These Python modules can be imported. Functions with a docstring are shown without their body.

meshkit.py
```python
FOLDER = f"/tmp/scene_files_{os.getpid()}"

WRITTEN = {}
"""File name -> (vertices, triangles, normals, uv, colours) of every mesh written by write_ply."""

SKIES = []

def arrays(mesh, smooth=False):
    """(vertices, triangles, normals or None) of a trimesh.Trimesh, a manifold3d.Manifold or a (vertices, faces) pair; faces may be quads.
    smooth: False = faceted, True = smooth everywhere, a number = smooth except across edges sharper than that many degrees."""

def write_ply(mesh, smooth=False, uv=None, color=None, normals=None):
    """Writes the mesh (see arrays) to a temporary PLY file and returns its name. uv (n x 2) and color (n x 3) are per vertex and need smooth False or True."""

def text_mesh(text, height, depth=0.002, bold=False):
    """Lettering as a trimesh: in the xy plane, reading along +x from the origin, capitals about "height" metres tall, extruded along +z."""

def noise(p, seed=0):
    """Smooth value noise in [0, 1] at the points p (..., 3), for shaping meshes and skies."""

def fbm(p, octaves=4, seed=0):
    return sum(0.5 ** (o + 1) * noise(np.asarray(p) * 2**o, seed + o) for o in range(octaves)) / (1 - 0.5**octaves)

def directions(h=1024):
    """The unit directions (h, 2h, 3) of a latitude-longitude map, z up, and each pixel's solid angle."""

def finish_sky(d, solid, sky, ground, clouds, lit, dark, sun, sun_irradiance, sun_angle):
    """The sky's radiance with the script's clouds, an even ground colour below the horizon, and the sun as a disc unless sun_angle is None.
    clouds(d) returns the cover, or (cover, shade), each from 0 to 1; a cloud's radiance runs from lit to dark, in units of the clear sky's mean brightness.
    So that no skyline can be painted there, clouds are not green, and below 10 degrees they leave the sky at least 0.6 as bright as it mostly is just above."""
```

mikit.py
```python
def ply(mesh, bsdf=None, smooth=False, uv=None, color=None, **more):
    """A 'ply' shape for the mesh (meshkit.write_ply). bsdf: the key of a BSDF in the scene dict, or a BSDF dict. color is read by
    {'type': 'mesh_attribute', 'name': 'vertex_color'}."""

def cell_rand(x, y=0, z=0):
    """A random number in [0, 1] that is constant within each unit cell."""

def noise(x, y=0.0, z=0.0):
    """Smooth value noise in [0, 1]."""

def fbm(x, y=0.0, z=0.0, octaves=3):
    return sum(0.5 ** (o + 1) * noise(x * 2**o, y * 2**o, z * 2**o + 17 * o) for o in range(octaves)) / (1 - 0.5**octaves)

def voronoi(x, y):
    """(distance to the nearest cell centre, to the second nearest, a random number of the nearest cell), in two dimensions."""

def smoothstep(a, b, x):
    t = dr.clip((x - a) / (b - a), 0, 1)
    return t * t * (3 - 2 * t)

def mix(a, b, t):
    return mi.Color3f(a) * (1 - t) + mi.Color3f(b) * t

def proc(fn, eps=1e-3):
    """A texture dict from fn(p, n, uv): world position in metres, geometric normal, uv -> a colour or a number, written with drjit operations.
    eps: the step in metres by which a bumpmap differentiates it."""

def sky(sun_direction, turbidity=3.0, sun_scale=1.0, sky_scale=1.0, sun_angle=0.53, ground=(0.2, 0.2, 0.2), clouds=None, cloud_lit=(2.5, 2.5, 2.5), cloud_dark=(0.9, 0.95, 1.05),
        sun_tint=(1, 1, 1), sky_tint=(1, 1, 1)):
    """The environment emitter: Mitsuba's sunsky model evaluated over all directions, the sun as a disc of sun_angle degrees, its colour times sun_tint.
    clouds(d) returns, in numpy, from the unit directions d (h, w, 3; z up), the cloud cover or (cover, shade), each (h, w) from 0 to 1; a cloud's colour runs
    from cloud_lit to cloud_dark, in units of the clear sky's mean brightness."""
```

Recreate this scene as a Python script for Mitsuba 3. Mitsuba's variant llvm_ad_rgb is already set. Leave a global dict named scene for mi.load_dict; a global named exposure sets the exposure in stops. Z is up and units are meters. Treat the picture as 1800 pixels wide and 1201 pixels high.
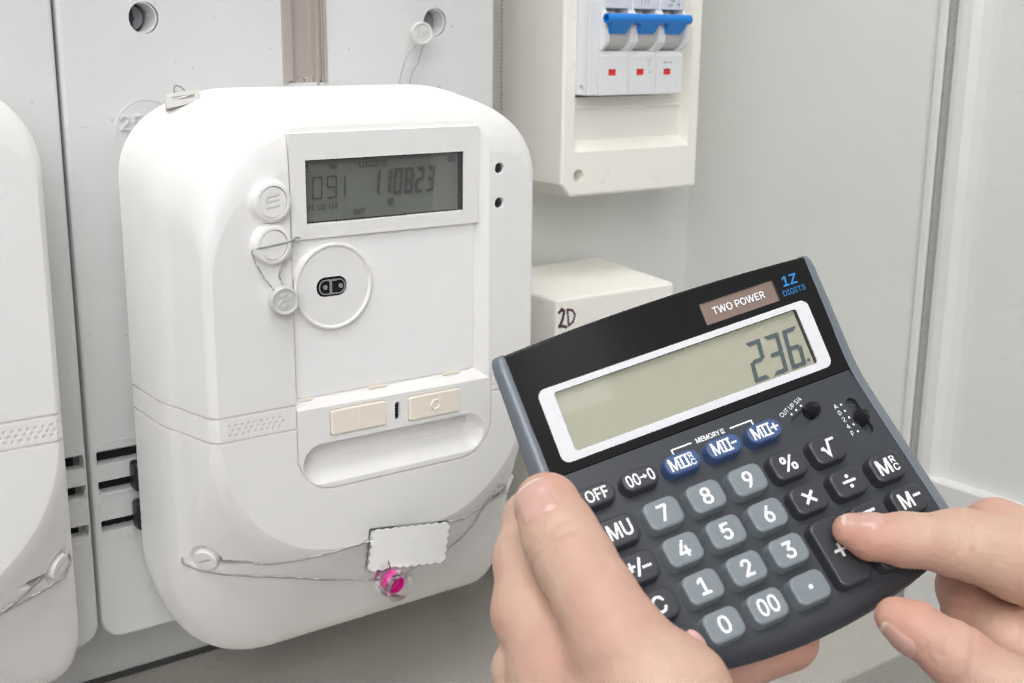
import math
import numpy as np, trimesh, mitsuba as mi, mikit, meshkit, drjit as dr
from manifold3d import Manifold, CrossSection, Mesh as MMesh
from shapely.geometry import Polygon, Point, LineString, box as sbox
from shapely.ops import unary_union
from shapely import affinity
from scipy.interpolate import PchipInterpolator

T = mi.ScalarTransform4f
scene, labels = {}, {}
# ------------------------------------------------------------------ camera, lamps, exposure (metres; z up; the cabinet floor is z = 0)
EYE = np.array([-0.244, -0.400, 0.293])
FWD = np.array([0.58494, 0.77456, -0.24062])
UP = np.array([0.13706, 0.19801, 0.97057])
scene['camera'] = {'type': 'thinlens', 'fov': 44.654, 'fov_axis': 'x', 'aperture_radius': 0.001, 'focus_distance': 0.415,
                   'near_clip': 0.01, 'far_clip': 50.0,
                   'to_world': T().look_at(origin=EYE.tolist(), target=(EYE + FWD).tolist(), up=UP.tolist())}
exposure = 0.31


def lamp(key, origin, target, w, h, power):
    """A flat studio softbox standing in front of the cabinet, out of the picture."""
    scene[key] = {'type': 'rectangle', 'to_world': T().look_at(origin=origin, target=target, up=[0, 0, 1]) @ T().scale([w / 2, h / 2, 1]),
                  'emitter': {'type': 'area', 'radiance': {'type': 'rgb', 'value': power}}, 'bsdf': {'type': 'diffuse', 'reflectance': {'type': 'rgb', 'value': 0.5}}}
    labels[key] = {'label': 'white ' + key.replace('_', ' ') + ' lighting the cabinet, outside the picture', 'category': 'lamp'}


lamp('ceiling_softbox', [-0.42, -0.42, 1.30], [0.0, -0.05, 0.15], 0.9, 0.7, [3.9, 3.88, 3.84])
lamp('front_softbox', [-0.80, -1.15, 0.85], [0.05, 0.0, 0.18], 0.8, 0.7, [6.1, 6.1, 6.1])
lamp('strip_lamp', [0.10, -2.1, 1.78], [0.0, -0.13, 0.21], 0.16, 0.5, [0.8, 0.8, 0.8])
scene['room_light'] = {'type': 'constant', 'radiance': {'type': 'rgb', 'value': [0.17, 0.17, 0.172]}}

# ------------------------------------------------------------------ materials
noise, fbm, smoothstep, mix = mikit.noise, mikit.fbm, mikit.smoothstep, mikit.mix


def rgb(*c):
    return {'type': 'rgb', 'value': list(c)}


def mat(key, color, rough=0.4, bump=None, two=True, **more):
    b = {'type': 'principled', 'base_color': color if isinstance(color, dict) else rgb(*color), 'roughness': rough, 'specular': more.pop('specular', 0.5), **more}
    if bump is not None:
        b = {'type': 'bumpmap', 'arbitrary': mikit.proc(bump[0], bump[1]), 'scale': 1.0, 'bsdf': b}
    scene[key] = {'type': 'twosided', 'bsdf': b} if two else b


def grain(f, amp, f2=0.0, amp2=0.0):
    def fn(p, n, uv):
        v = amp * noise(p.x * f, p.y * f, p.z * f)
        return v + amp2 * noise(p.x * f2 + 3, p.y * f2, p.z * f2) if f2 else v
    return fn


def tint(c, var=0.04, f=60.0, spots=0.0):
    def fn(p, n, uv):
        v = 1 + var * (fbm(p.x * f, p.y * f, p.z * f) - 0.5) * 2
        col = mi.Color3f(*c) * v
        if spots:
            s = smoothstep(0.80, 0.9, noise(p.x * 420, p.y * 420, p.z * 420)) * smoothstep(0.5, 0.75, noise(p.x * 90 + 7, p.y * 90, p.z * 90))
            col = col * (1 - spots * s)
        return col
    return mikit.proc(fn)


mat('m_white', tint((.785, .778, .766), .012, 40), .42, (grain(1500, .000012, 220, .00006), .0004), specular=.45)
mat('m_white_gloss', (.86, .855, .845), .3)
mat('m_white_shaded', (.68, .66, .63), .6)  # meter white darkened: shade in the grooves and behind put into the colour
mat('m_paper', (.86, .86, .85), .75, specular=.2)
mat('m_board', tint((.60, .61, .605), .03, 30, .25), .5, (grain(900, .00003, 120, .0001), .0005))
mat('m_cream', tint((.80, .785, .725), .03, 25, .1), .45, (grain(300, .00003), .0006))
mat('m_breaker', (.70, .71, .725), .4)
mat('m_breaker_dark', (.50, .50, .49), .5)
mat('m_blue', (.004, .19, .62), .32)
mat('m_red', (.62, .03, .025), .35)
mat('m_wall', tint((.64, .646, .63), .03, 14, .06), .42, (grain(420, .00006, 70, .00022), .0008))
mat('m_floor', tint((.43, .41, .375), .05, 20, .12), .5, (grain(420, .00005, 60, .0002), .0008))
mat('m_gasket', tint((.36, .355, .34), .25, 900), .9, (grain(1100, .0004), .0006))
mat('m_rail', tint((.44, .385, .355), .03, 60), .35, metallic=.25)
mat('m_cream_button', (.83, .76, .655), .35)
mat('m_dark', (.015, .015, .017), .35)
mat('m_black_gloss', (.012, .012, .013), .08)
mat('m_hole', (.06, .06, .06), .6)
mat('m_lcd', tint((.15, .163, .145), .03, 80), .55)
mat('m_lcd_ink', (.066, .071, .067), .5)
mat('m_steel', (.56, .565, .56), .36, metallic=.85)
mat('m_lead', tint((.60, .60, .58), .06, 300), .4, metallic=.15)
mat('m_seal', tint((.52, .505, .48), .05, 200), .55)
mat('m_magenta', (.60, .015, .25), .25)
mat('m_ink', (.05, .015, .035), .6)
mat('m_print_grey', (.25, .25, .27), .6)
mat('m_label_grey', (.62, .63, .67), .5)
# calculator
DUST = lambda c: mikit.proc(lambda p, n, uv: mi.Color3f(*c) + .09 * smoothstep(.9, .96, noise(p.x * 1700, p.y * 1700, p.z * 1700)) * smoothstep(.55, .8, noise(p.x * 130, p.y * 130 + 5, p.z * 130)))
mat('m_face', DUST((.012, .012, .013)), .13, (grain(30, .0002), .002), specular=.5)
mat('m_deck', tint((.042, .046, .055), .05, 200), .38, (grain(2600, .000012), .0003))
mat('m_edge', (.17, .19, .218), .36, metallic=.15, specular=.5)
mat('m_key_grey', (.20, .23, .25), .4, (grain(2600, .000008), .0003))
mat('m_key_dark', (.045, .047, .054), .34, (grain(2600, .000008), .0003))
mat('m_key_blue', (.055, .10, .23), .36)
mat('m_print', (.86, .87, .89), .55)
mat('m_print_blue', (.02, .24, .62), .5)
mat('m_frame', (.78, .79, .81), .28, metallic=.1)
mat('m_calc_lcd', tint((.42, .42, .325), .02, 60), .5)
mat('m_calc_ink', (.085, .115, .125), .5)
mat('m_solar', tint((.27, .195, .165), .05, 90), .3)
scene['m_pane'] = {'type': 'thindielectric', 'int_ior': 1.45}
scene['m_clear'] = {'type': 'dielectric', 'int_ior': 1.46}


# ------------------------------------------------------------------ helpers (all modelling is in millimetres, written out in metres)
def tri(m):
    if isinstance(m, Manifold):
        q = m.to_mesh()
        return trimesh.Trimesh(np.array(q.vert_properties[:, :3], float), np.array(q.tri_verts), process=False)
    return m


def join(*ms):
    return trimesh.util.concatenate([tri(m) for m in ms])


used = {}


def numbered(name):
    n = used.get(name, 0)
    used[name] = n + 1
    return name if n == 0 else f'{name}_{n:03d}'


def obj(name, mesh, bsdf, parent=None, label=None, smooth=28, M=None, kind=None, **kw):
    """One entry of the scene, keyed parent__name; M is a 4 x 4 in millimetres."""
    key = numbered(f'{parent}__{name}' if parent else name)
    m = tri(mesh).copy()
    if M is not None:
        m.apply_transform(M)
    m.vertices = m.vertices / 1000.0
    scene[key] = mikit.ply(m, bsdf, smooth=smooth, **kw)
    if label or kind:
        labels[key] = {k: v for k, v in (('label', label), ('kind', kind)) if v}
    return key


def thing(name, label, cat, group=None):
    key = numbered(name)
    labels[key] = {'label': label, 'category': cat}
    if group:
        labels[key]['group'] = group
    return key


def tag(key, label, cat, group=None):
    labels[key] = {'label': label, 'category': cat, **({'group': group} if group else {})}


def cs(poly):
    polys = poly.geoms if hasattr(poly, 'geoms') else [poly]
    rings = []
    for p in polys:
        p = p if p.exterior.is_ccw else Polygon(list(p.exterior.coords)[::-1], [list(i.coords) for i in p.interiors])
        rings.append(np.array(p.exterior.coords)[:-1])
        for i in p.interiors:
            c = np.array(i.coords)[:-1]
            rings.append(c[::-1] if i.is_ccw else c)
    return CrossSection(rings)


def ext(poly, a, b, plane='xz'):
    """Extrudes a shapely polygon: 'xz' along y from a to b, 'xy' along z, 'yz' along x."""
    m = Manifold.extrude(cs(poly), b - a)
    if plane == 'xz':
        return m.rotate([90, 0, 0]).translate([0, b, 0])
    if plane == 'yz':   # (p, q, h) -> (h, p, q)
        return m.transform(np.array([[0, 0, 1, a], [1, 0, 0, 0], [0, 1, 0, 0]], float))
    return m.translate([0, 0, a])


def rrect(x0, x1, z0, z1, r, n=8):
    r = min(r, (x1 - x0) / 2 - 1e-3, (z1 - z0) / 2 - 1e-3)
    return sbox(x0 + r, z0 + r, x1 - r, z1 - r).buffer(r, quad_segs=n)


def pillow(poly, a, b, r, n=4, flip=False):
    """A convex outline as a block in xy from z = a to z = b with its upper edge rounded by r."""
    pts = [np.c_[np.array(poly.exterior.coords)[:-1], np.full(len(poly.exterior.coords) - 1, a)]]
    for t in np.linspace(0, math.pi / 2, n + 1):
        q = poly.buffer(-r * (1 - math.cos(t)), join_style=1) if t > 0 else poly
        c = np.array(q.exterior.coords)[:-1]
        pts.append(np.c_[c, np.full(len(c), b - r + r * math.sin(t))])
    return Manifold.hull_points(np.vstack(pts))


TO_FRONT = np.array([[1, 0, 0, 0], [0, 0, -1, 0], [0, 1, 0, 0]], float)   # (x, y, z) of a part drawn face up -> (x, -z, y): facing the camera's side


def front(m, y=0.0):
    """Stands a part that was drawn in the xy plane up in the xz plane, its top towards -y, its zero plane at y."""
    return m.transform(TO_FRONT).translate([0, y, 0])


def rbox(x0, x1, y0, y1, z0, z1, r=1.0, seg=12):
    s = Manifold.sphere(r, seg)
    return Manifold.batch_hull([s.translate([x, y, z]) for x in (x0 + r, x1 - r) for y in (y0 + r, y1 - r) for z in (z0 + r, z1 - r)])


def bx(x0, x1, y0, y1, z0, z1):
    return Manifold.cube([x1 - x0, y1 - y0, z1 - z0]).translate([x0, y0, z0])


def ycyl(x, z, r, y0, y1, r1=None, n=40):
    return Manifold.cylinder(y1 - y0, r, r if r1 is None else r1, n).rotate([-90, 0, 0]).translate([x, y0, z])


def revolve(profile, n=48):
    """Lathe of (r, h) points round z."""
    return trimesh.creation.revolve(np.array(profile, float), sections=n)


def tube(pts, r, n=8, step=None):
    """A round tube along a smooth curve through the points."""
    pts = np.asarray(pts, float)
    d = np.r_[0, np.cumsum(np.linalg.norm(np.diff(pts, axis=0), axis=1))]
    k = max(6, int(d[-1] / (step or 1.2)))
    s = np.linspace(0, d[-1], k)
    p = np.stack([PchipInterpolator(d, pts[:, i])(s) for i in range(3)], 1) if len(pts) > 2 else np.stack([np.interp(s, d, pts[:, i]) for i in range(3)], 1)
    t = np.gradient(p, axis=0)
    t /= np.linalg.norm(t, axis=1, keepdims=True)
    a = np.cross(t[0], [0.31, 0.2, 0.93])
    v, f = [], []
    for i in range(k):
        a = a - t[i] * (a @ t[i])
        a /= np.linalg.norm(a)
        b = np.cross(t[i], a)
        ang = np.arange(n) * 2 * math.pi / n
        v.append(p[i] + r * (np.cos(ang)[:, None] * a + np.sin(ang)[:, None] * b))
    for i in range(k - 1):
        for j in range(n):
            f += [[i * n + j, i * n + (j + 1) % n, (i + 1) * n + (j + 1) % n], [i * n + j, (i + 1) * n + (j + 1) % n, (i + 1) * n + j]]
    v = np.vstack(v + [p[:1], p[-1:]])
    for j in range(n):
        f += [[len(v) - 2, (j + 1) % n, j], [len(v) - 1, (k - 1) * n + j, (k - 1) * n + (j + 1) % n]]
    return trimesh.Trimesh(v, f, process=False)


def twisted(pts, r, pitch=2.4, gap=None):
    """Two thin wires twisted round each other along a curve."""
    pts = np.asarray(pts, float)
    d = np.r_[0, np.cumsum(np.linalg.norm(np.diff(pts, axis=0), axis=1))]
    s = np.linspace(0, d[-1], max(8, int(d[-1] / (pitch / 8))))
    p = np.stack([np.interp(s, d, pts[:, i]) for i in range(3)], 1)
    t = np.gradient(p, axis=0)
    t /= np.linalg.norm(t, axis=1, keepdims=True)
    a = np.cross(t, [0.2, 0.9, 0.3])
    a /= np.linalg.norm(a, axis=1, keepdims=True)
    b = np.cross(t, a)
    out = []
    for ph in (0, math.pi):
        w = s / pitch * 2 * math.pi + ph
        out.append(tube(p + (gap or r) * (np.cos(w)[:, None] * a + np.sin(w)[:, None] * b), r, 6, pitch / 8))
    return join(*out)


def text(s, h, depth=0.12, bold=False, center=True, squeeze=1.0):
    m = meshkit.text_mesh(s, h, depth, bold)
    m.apply_scale([squeeze, 1, 1])
    if center:
        b = m.bounds
        m.apply_translation([-(b[0, 0] + b[1, 0]) / 2, -(b[0, 1] + b[1, 1]) / 2, 0])
    return m


def mat4(ex, ey, ez, o):
    m = np.eye(4)
    m[:3, 0], m[:3, 1], m[:3, 2], m[:3, 3] = ex, ey, ez, o
    return m


def shift(x, y, z):
    m = np.eye(4)
    m[:3, 3] = x, y, z
    return m


FRONT = mat4([1, 0, 0], [0, 0, 1], [0, -1, 0], [0, 0, 0])


def fr(x, y, z):
    return shift(x, y, z) @ FRONT


SEG = {'a': 0, 'b': 1, 'c': 2, 'd': 3, 'e': 4, 'f': 5, 'g': 6}
DIGITS = {'0': 'abcdef', '1': 'bc', '2': 'abged', '3': 'abgcd', '4': 'fgbc', '5': 'afgcd', '6': 'afgedc', '8': 'abcdefg', '9': 'abcdfg'}


def seven(ch, w, h, t, slant=0.12, gap=0.12):
    """The lit segments of one digit as shapely polygons; origin at the digit's lower left corner."""
    g, o = gap, []
    m = h / 2
    P = {'a': [(g, h), (w - g, h), (w - t, h - t), (t, h - t)], 'd': [(g, 0), (t, t), (w - t, t), (w - g, 0)],
         'f': [(0, h - g), (t, h - t - g), (t, m + t / 2 + g * .3), (t * .3, m + g), (0, m + g)], 'b': [(w, h - g), (w - t, h - t - g), (w - t, m + t / 2 + g * .3), (w - t * .3, m + g), (w, m + g)],
         'e': [(0, g), (t, t + g), (t, m - t / 2 - g * .3), (t * .3, m - g), (0, m - g)], 'c': [(w, g), (w - t, t + g), (w - t, m - t / 2 - g * .3), (w - t * .3, m - g), (w, m - g)],
         'g': [(t * .5, m), (t, m + t / 2), (w - t, m + t / 2), (w - t * .5, m), (w - t, m - t / 2), (t, m - t / 2)]}
    for s in DIGITS[ch]:
        o.append(affinity.affine_transform(Polygon(P[s]).buffer(0), [1, slant, 0, 1, 0, 0]))
    return o


def flat(polys, depth):
    return join(*[Manifold.extrude(cs(p), depth) for p in polys])


# ------------------------------------------------------------------ the setting: inside of the grey steel cabinet
obj('back_wall', bx(-420, 290, 130, 134, -80, 620), 'm_wall', kind='structure')
obj('floor', join(rbox(-420, 283.4, -72, 128.5, -3, 0, 1.5), bx(-420, 283.2, -72.2, -70.5, -60, -1.8)), 'm_floor', kind='structure')
side = join(rbox(287, 291, -36.5, 134, -140, 620, 1.4), rbox(283.6, 287.4, -38.5, -33.5, -140, 620, 1.2))
obj('side_wall', side, 'm_wall', kind='structure')
# a dark gap runs along the foot of the back wall
obj('wall_joint', bx(-420, 287, 127.2, 129.9, -2.9, 2.0), 'm_hole', kind='structure')
gk = obj('gasket', rbox(284.0, 290.5, -47, -38.8, -140, 620, 1.6), 'm_gasket')
tag(gk, 'grey foam sealing strip along the front edge of the right cabinet wall', 'gasket')
door = thing('cabinet_door', 'open grey steel cabinet door at the right edge, beyond the sealing strip', 'door')
dpoly = Polygon([(-46, 281), (-49, 280.2), (-54, 280.6), (-57.5, 283.5), (-62, 285.2), (-66, 285.6), (-400, 285.6), (-400, 288), (-46, 288)]).buffer(.8).buffer(-.8)
pan = Manifold.extrude(cs(affinity.affine_transform(dpoly, [0, 1, 1, 0, 0, 0])), 700).translate([0, 0, 78])
obj('panel', pan, 'm_wall', door)
led = Manifold.batch_hull([Manifold.sphere(1.2, 12).translate(p) for p in [(279, -48.5, 77), (279, -48.5, -130), (285.5, -48.5, 77), (285.5, -48.5, -130), (283.5, -110, 77), (283.5, -110, -130), (286.5, -110, 77), (286.5, -110, -130), (286.5, -400, 77), (286.5, -400, -130), (285, -400, 77), (285, -400, -130)]])
obj('lower_flange', led, 'm_wall', door)
obj('hinge', join(rbox(276.5, 286, -45.8, -38, 66, 78, 1.5), Manifold.cylinder(13, 2.2, 2.2, 24).translate([277, -41, 66])), 'm_wall', door)
obj('rivet', join(trimesh.creation.icosphere(3, 6.5).apply_transform(shift(286, -70, 58))), 'm_wall', door)


# ------------------------------------------------------------------ meter mounting boards of grey plastic
def board(x0, label, full):
    t = thing('mounting_board', label, 'board', 'grey meter mounting boards')
    x1 = x0 + 195.4
    cut = []
    sl = [(125.2, 131.0, 14), (113.2, 118.4, 14), (97.0, 101.8, 14)]
    out = rrect(x0, x1, 50, 560, 9)
    body = pillow(out, 0, 6, 1.4).transform(TO_FRONT).translate([0, 76, 0])
    for z0, z1, _ in sl:
        a, b = (x0 + 2.4, x0 + 40) if full else (x1 - 40, x1 - 1.0)
        body -= ext(rrect(a, b, z0, z1, .5), 60, 90)
    if full:
        body -= ycyl(x0 + 32.3, 297, 5.9, 60, 90)
        body -= ycyl(x0 + 163.3, 297, 6.0, 60, 90)
        body -= bx(-6.2, 11.8, 60, 90, 272, 620)
    obj('panel', body, 'm_board', t)
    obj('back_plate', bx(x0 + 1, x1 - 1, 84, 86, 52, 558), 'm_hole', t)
    # raised outline round the slots
    ax0, ax1 = (x0 + 1.6, x0 + 60) if full else (x1 - 60, x1 - .6)
    for z0, z1 in ((111.5, 134.6), (93.5, 112.6)):
        ring = rrect(ax0, ax1, z0, z1, 6).difference(rrect(ax0 + .5, ax1 - .5, z0 + .5, z1 - .5, 5.5))
        obj('slot_outline', ext(ring, 69.7, 70.3), 'm_board', t)
    # inside faces of the slots
    for z0, z1, _ in sl:
        a, b = (x0 + 2.4, x0 + 40) if full else (x1 - 40, x1 - 1.0)
        obj('slot_box', Manifold.hull_points(np.array([(x, y, z) for x in (a - .4, b + .4) for y, z in ((76.5, z1 + .4), (79.5, z1 + .4), (79, (z0 + z1) / 2 - .6), (79.5, (z0 + z1) / 2 - .6))], float)), 'm_board', t)
    return t


b0 = board(-96.2, 'grey plastic mounting board behind the front meter, with screw holes and slots', True)
b1 = board(-97.7 - 195.4, 'grey plastic mounting board at the left edge, behind the cropped meter', False)
for hx in (-64.7, 66.3):
    wall = ycyl(hx, 297, 5.95, 70.4, 84) - ycyl(hx, 297, 5.5, 60, 90)
    obj('screw_sleeve', wall, 'm_board', b0)
s0 = obj('screw', ycyl(-65.5, 297, 4.7, 79.5, 84) - ycyl(-65.5, 297, 1.7, 70, 82, n=6) - bx(-66.3, -64.7, 70, 81, 293.5, 300.5), 'm_print_grey', b0)
obj('screw', ycyl(66.3, 297, 4.6, 78, 84), 'm_print_grey', b0)
# raised number and its ring
rg = Point(-65.3, 254.5).buffer(12.6, quad_segs=24).difference(Point(-65.3, 254.5).buffer(12.2, quad_segs=24))
obj('number_ring', ext(rg, 69.6, 70.3), 'm_board', b0)
obj('raised_number', text('25', 5.6, 1.3), 'm_board', b0, M=fr(-71.4, 70.2, 258.4))
emb = [sbox(-75 + i * 4.2, 77 - (i % 2) * .6, -72.2 + i * 4.2, 77.5 - (i % 2) * .6) for i in range(3)] + [rrect(-76, -69, 66.5, 72, 1).difference(rrect(-75.4, -69.6, 67.1, 71.4, .6)), sbox(-74.4, 69, -71, 69.6)]
obj('raised_mark', join(*[ext(p, 69.75, 70.3) for p in emb]), 'm_board', b0)
rail = thing('mounting_rail', 'beige metal mounting rail rising behind the top of the front meter', 'rail')
obj('channel', join(bx(-5.0, -3.0, 69.0, 79, 273, 620), bx(-3.1, 8.4, 74, 76, 271, 620), bx(8.3, 9.4, 69.6, 76, 271, 620), bx(9.5, 11.4, 71.5, 79, 273, 620), bx(-7.2, -5.1, 68.6, 70.2, 272, 620), bx(11.5, 13.0, 69.0, 70.2, 272, 620)), 'm_rail', rail)
obj('rail_end', rbox(-3.0, 8.2, 72.6, 76, 268.5, 274.5, .5) - ycyl(2.4, 272.6, 1.9, 70, 73.4), 'm_rail', rail)
obj('screw', ycyl(2.4, 272.6, 1.6, 72.9, 74) - bx(2.0, 2.8, 72, 73.4, 270, 275).rotate([0, 30, 0]).translate([-136, 0, 37]), 'm_rail', rail)

# ------------------------------------------------------------------ the electricity meter
KY = [0, 1.2, 3, 6, 10, 15, 20, 28, 36, 44, 52, 62]
KWL = [71.8, 73.4, 74.6, 75.4, 76.2, 77.2, 78, 80, 80.8, 80.6, 80.4, 80.4]
KWR = [67.3, 68.8, 69.9, 70.6, 71.3, 72.2, 73, 76.5, 79.6, 80.5, 80.8, 81]
KT = [247, 253, 257.7, 262.1, 265.6, 268, 269.6, 271.2, 272, 271.9, 270.4, 266.5]
KB = [97.5, 95.1, 92.4, 88.1, 82.4, 75.5, 69, 57.8, 47.5, 40.9, 38.2, 37.6]
KTL = [42, 42, 42, 42.5, 43, 43, 43, 42, 40, 37, 33, 28]
KTR = [17, 18, 20, 23, 28, 33, 37, 42, 46, 47, 47, 46]
KBL = [52, 52, 51.5, 51, 50.5, 50, 49, 47, 45, 45, 49, 56]
KBR = [54, 54, 53, 51, 47, 42, 37, 27, 17, 13, 16, 28]
PRO = [PchipInterpolator(KY, k) for k in (KWL, KWR, KT, KB, KTL, KTR, KBL, KBR)]


def loft(d=0.0):
    """The closed body of the meter, shrunk by d all round."""
    ys = np.unique(np.r_[np.linspace(0, 1.2, 6), np.linspace(1.2, 6, 9), np.linspace(6, 20, 10), np.linspace(20, 40, 16), np.linspace(40, 62, 10)])
    n, rings = 28, []
    q = np.linspace(0, math.pi / 2, n)
    for y in ys:
        wl, wr, t, b, tl, tr, bl, br_ = (float(p(y)) for p in PRO)
        wl, wr, t, b, tl, tr, bl, br_ = wl - d, wr - d, t - d, b + d, tl - d, tr - d, bl - d, br_ - d
        c = [np.c_[wr - tr + tr * np.cos(q), t - tr + tr * np.sin(q)], np.c_[-(wl - tl) - tl * np.sin(q), t - tl + tl * np.cos(q)],
             np.c_[-(wl - bl) - bl * np.cos(q), b + bl - bl * np.sin(q)], np.c_[wr - br_ + br_ * np.sin(q), b + br_ - br_ * np.cos(q)]]
        c = np.vstack(c)
        rings.append(np.c_[c[:, 0], np.full(len(c), y + (d if y < 31 else -d) * (1 - y / 31 if y < 31 else (y - 31) / 31)), c[:, 1]])
    k = len(rings[0])
    v = np.vstack(rings + [[[0, rings[0][0, 1], 170.0]], [[0, rings[-1][0, 1], 170.0]]])
    f = []
    for i in range(len(rings) - 1):
        for j in range(k):
            a, b2, c2, d2 = i * k + j, i * k + (j + 1) % k, (i + 1) * k + (j + 1) % k, (i + 1) * k + j
            f += [[a, b2, c2], [a, c2, d2]]
    for j in range(k):
        f += [[len(v) - 2, (j + 1) % k, j], [len(v) - 1, (len(rings) - 1) * k + j, (len(rings) - 1) * k + (j + 1) % k]]
    m = trimesh.Trimesh(v, f, process=False)
    if m.volume < 0:
        m.invert()
    return Manifold(MMesh(np.array(m.vertices, np.float32), np.array(m.faces, np.uint32)))


BODY, CORE = loft(), loft(1.1)
BIG = 400
COLUMN = unary_union([sbox(-41.2, 135, 47.2, 262), rrect(-41.2, 47.2, 123.4, 200, 15)])
colprism = ext(COLUMN, -20, 40)


def surface_y(x, z):
    """Depth of the body's skin at (x, z), seen from the front."""
    ys = np.linspace(0, 62, 1241)
    wl, wr, t, b, tl, tr, bl, br_ = (p(ys) for p in PRO)
    w, rt, rb = (wl, tl, bl) if x < 0 else (wr, tr, br_)
    ax = abs(x)
    top = np.where(ax > w - rt, t - rt + np.sqrt(np.maximum(rt ** 2 - (ax - (w - rt)) ** 2, 0)), t)
    bot = np.where(ax > w - rb, b + rb - np.sqrt(np.maximum(rb ** 2 - (ax - (w - rb)) ** 2, 0)), b)
    ok = (ax <= w) & (z <= top) & (z >= bot)
    return float(ys[np.argmax(ok)]) if ok.any() else 62.0


def surface_n(x, z, e=1.0):
    n = np.array([(surface_y(x + e, z) - surface_y(x - e, z)) / (2 * e), -1.0, (surface_y(x, z + e) - surface_y(x, z - e)) / (2 * e)])
    return n / np.linalg.norm(n)


def frame_on(x, z, lift=0.0):
    """4 x 4 whose z axis leaves the meter's skin at (x, z) and whose y axis points up."""
    n = surface_n(x, z)
    up = np.array([0, 0, 1.0]) - n * n[2]
    up /= np.linalg.norm(up)
    return mat4(np.cross(up, n), up, n, np.array([x, surface_y(x, z), z]) + n * lift)


def man(mesh):
    return Manifold(MMesh(np.array(mesh.vertices, np.float32), np.array(mesh.faces, np.uint32)))


SCREWS = [(-72.3, 98.5), (68.6, 99.0)]


def carve(cover, cutters):
    for c in cutters:
        cover = cover - c
    return cover


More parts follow.
